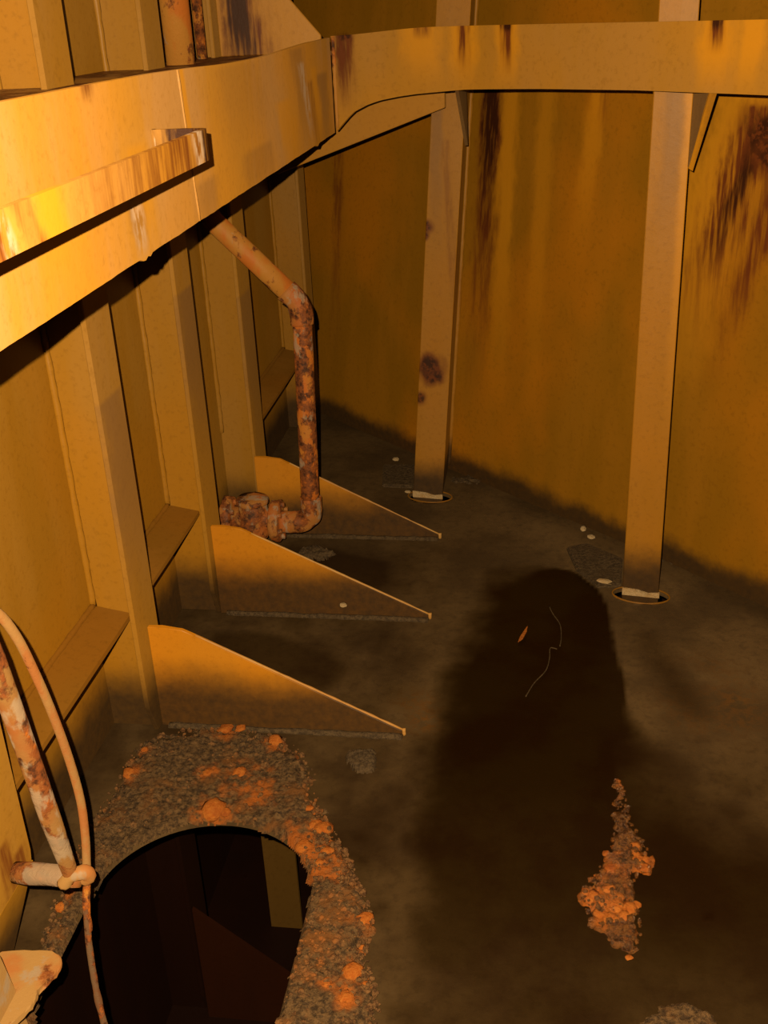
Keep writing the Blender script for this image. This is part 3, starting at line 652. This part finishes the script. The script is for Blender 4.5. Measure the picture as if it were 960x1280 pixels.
HA = [(x, y, r*1.1) for x, y, r in L1] + [(-0.63, 1.87, 0.035), (-0.59, 1.81, 0.022), (-0.44, 1.69, 0.05), (-0.39, 1.64, 0.03), (-0.53, 1.99, 0.02), (-0.40, 1.62, 0.03)]
crust = finish(crust_mesh(outer, hole, 0.0046, 0.020, 0.035, 0.030, 1.0, HA), 'scale_bed', M['crust'], cr)
crust['kind'] = 'stuff'
# lump shapes
def lump_mesh(name, seed, mat, sub=2, amp=0.35):
    bm = bmesh.new(); bmesh.ops.create_icosphere(bm, subdivisions=sub, radius=1.0)
    for v_ in bm.verts:
        n = noise.fractal(v_.co*1.4+Vector((seed*3.1, 0, 0)), 0.7, 2.0, 3)
        v_.co *= 1+amp*n
        v_.co.z *= 0.42
    me = bpy.data.meshes.new(name); bm.to_mesh(me); bm.free(); me.materials.append(mat)
    for p in me.polygons: p.use_smooth = True
    return me
lumps = [lump_mesh('rust_lump', k, M['lump']) for k in range(4)]
def put_lump(x, y, r, parent, z=0.016, el=1.0):
    o = bpy.data.objects.new('rust_lump', random.choice(lumps)); C.objects.link(o)
    o.parent = parent; o.location = Vector((x, y, z)) - parent.location
    o.rotation_euler = (random.uniform(-.3, .3), random.uniform(-.3, .3), random.uniform(0, 6.28)); o.scale = (r*el, r, r*random.uniform(0.8, 1.1))
for x, y, r in L1: put_lump(x, y, r, cr)
# grit
def grit(n, poly, rmin, rmax, seed, dens=None, cut=None, z=0.012):
    rnd = random.Random(seed); verts, faces = [], []
    base = bmesh.new(); bmesh.ops.create_icosphere(base, subdivisions=1, radius=1.0)
    bv = [v_.co.copy() for v_ in base.verts]; bf = [[v_.index for v_ in f.verts] for f in base.faces]; base.free()
    x0 = min(p[0] for p in poly); x1 = max(p[0] for p in poly); y0 = min(p[1] for p in poly); y1 = max(p[1] for p in poly)
    c = 0
    while c < n:
        x, y = rnd.uniform(x0, x1), rnd.uniform(y0, y1)
        if not inside((x, y), poly) or (cut and inside((x, y), cut)): continue
        if dens and rnd.random() > dens(x, y): continue
        r = rmin+(rmax-rmin)*rnd.random()**3; s = [r*rnd.uniform(.7, 1.3) for _ in range(3)]; o = len(verts)
        zz = z*rnd.uniform(0.5, 1.5)
        for b in bv: verts.append((x+b.x*s[0]*rnd.uniform(.8, 1.2), y+b.y*s[1]*rnd.uniform(.8, 1.2), zz+b.z*s[2]))
        for f in bf: faces.append([i+o for i in f])
        c += 1
    me = bpy.data.meshes.new('grit'); me.from_pydata(verts, [], faces); return me
me = grit(3600, outer, 0.002, 0.0075, 3, dens=lambda x, y: (1.0 if x > -0.47 else 0.22)*(1.0 if y > 1.15 else 0.2), cut=hole)
me.materials.append(M['granule']); o = bpy.data.objects.new('grit', me); C.objects.link(o); kid(o, cr); o['kind'] = 'stuff'

# ------------------------------------------------------------------ wet rust heap on the open floor
hp = smooth2d([(0.194, 1.935), (0.209, 1.93), (0.220, 1.814), (0.242, 1.745), (0.248, 1.677), (0.219, 1.653), (0.207, 1.589), (0.217, 1.52), (0.196, 1.462), (0.166, 1.482), (0.119, 1.54), (0.110, 1.60), (0.139, 1.657), (0.166, 1.715), (0.184, 1.812)], 4)
wr = thing('rust_heap', 'glistening heap of orange rust lumps alone on the dark floor', 'rust heap', None, (0.17, 1.6, 0))
b = finish(crust_mesh(hp, None, 0.0042, 0.017, 0.022, 0.018, 7.0, [(0.155, 1.575, 0.045), (0.185, 1.565, 0.03), (0.171, 1.66, 0.014), (0.23, 1.69, 0.016)]), 'scale_bed', M['wetgrit'], wr); b['kind'] = 'stuff'
for x, y, r in [(0.171, 1.662, 0.017), (0.225, 1.695, 0.015), (0.235, 1.676, 0.013), (0.161, 1.606, 0.015), (0.130, 1.588, 0.016), (0.150, 1.572, 0.015), (0.173, 1.568, 0.018), (0.197, 1.566, 0.015), (0.142, 1.548, 0.014), (0.163, 1.537, 0.016), (0.189, 1.447, 0.008),
                (0.220, 1.732, 0.013), (0.160, 1.710, 0.008), (0.185, 1.545, 0.013), (0.120, 1.60, 0.012), (0.18, 1.59, 0.012), (0.21, 1.575, 0.010), (0.215, 1.71, 0.012), (0.24, 1.70, 0.010)]:
    put_lump(x, y, r, wr, 0.012)
me = grit(420, hp, 0.002, 0.008, 5, z=0.012); me.materials.append(M['wetgrit']); o = bpy.data.objects.new('grit', me); C.objects.link(o); kid(o, wr); o['kind'] = 'stuff'
hp2 = smooth2d([(0.20, 1.30), (0.235, 1.352), (0.298, 1.364), (0.335, 1.33), (0.33, 1.24), (0.25, 1.20)], 4)
o = finish(crust_mesh(hp2, None, 0.0042, 0.014, 0.02, 0.016, 17.0), 'rust_patch', M['crust']); tag(o, 'crusty brown patch at the bottom right edge of the picture', 'rust scale')

# small mud lumps and debris
def mudpile(cx, cy, rx_, ry_, label, mat='mud', seed=3.0, h_=0.018):
    o = finish(crust_mesh(ell(cx, cy, rx_, ry_), None, 0.004, h_, 0.015, 0.022, seed), 'mud_clod', M[mat]); tag(o, label, 'mud'); return o
mudpile(-0.39, 1.969, 0.032, 0.038, 'small pale mud clod on the floor beside the nearest bracket toe')
mudpile(-0.865, 2.69, 0.065, 0.045, 'mud pile in the corner by the second bracket', seed=5.0, h_=0.03)
mudpile(-0.70, 2.99, 0.06, 0.05, 'mud fallen below the pipe elbow', seed=9.0, h_=0.02)
mudpile(0.46, 3.02, 0.05, 0.03, 'mud crumbs right of the clean hull frame', seed=11.0, h_=0.012)
mudpile(-0.25, 3.60, 0.06, 0.03, 'mud crumbs right of the rust-holed frame', seed=13.0, h_=0.012)
fl = lump_mesh('paint_flake', 2, M['flake'], 1, 0.5)
def flake(x, y, z, r, label, sx=1.0, rot=0.0):
    o = bpy.data.objects.new('paint_flake', fl); C.objects.link(o); o.location = (x, y, z); o.scale = (r*sx, r, r*0.5); o.rotation_euler = (0.2, 0.15, rot)
    tag(o, label, 'paint flake', 'loose paint flakes')
flake(0.163, 3.205, 0.012, 0.016, 'pale flake by the hull, behind the raised plate', 0.7)
flake(0.186, 3.150, 0.010, 0.013, 'smaller flake in front of the flake by the hull', 1.3, 0.4)
flake(-0.531, 3.772, 0.012, 0.014, 'pale flake on the floor left of the rust-holed frame')
flake(-0.535, 2.600, 0.050, 0.011, 'white chip stuck on the second bracket', 1.2, 0.5)
flake(0.215, 2.845, 0.016, 0.012, 'pale scraped flake at the slot beside the clean frame', 2.4, -0.1)
flake(-0.450, 3.475, 0.010, 0.009, 'white crumb at the slot of the rust-holed frame', 1.4)
lf_ = link('dead_leaf', prism([(-0.035, 2.50, 0.008), (-0.022, 2.515, 0.010), (-0.012, 2.55, 0.012), (-0.010, 2.575, 0.014), (-0.020, 2.555, 0.010), (-0.030, 2.525, 0.009)], (0, 0, 0.003)), M['lump']); tag(lf_, 'small rust-coloured leaf-shaped flake in the dark wet area', 'flake')
fb = link('fibre', tube(catmull([(0.050, 2.70, 0.008), (0.060, 2.66, 0.008), (0.080, 2.60, 0.008), (0.082, 2.53, 0.008), (0.078, 2.49, 0.008)], 5), 0.0015, 5), M['mud'], None, True); tag(fb, 'upper thin pale fibre lying in the dark wet area', 'fibre', 'fibres on the wet floor')
fb = link('fibre', tube(catmull([(0.070, 2.475, 0.008), (0.052, 2.478, 0.008), (0.050, 2.43, 0.008), (0.040, 2.37, 0.008), (0.010, 2.31, 0.008), (-0.01, 2.25, 0.008)], 5), 0.0016, 5), M['mud'], None, True); tag(fb, 'lower crooked pale fibre lying in the dark wet area', 'fibre', 'fibres on the wet floor')
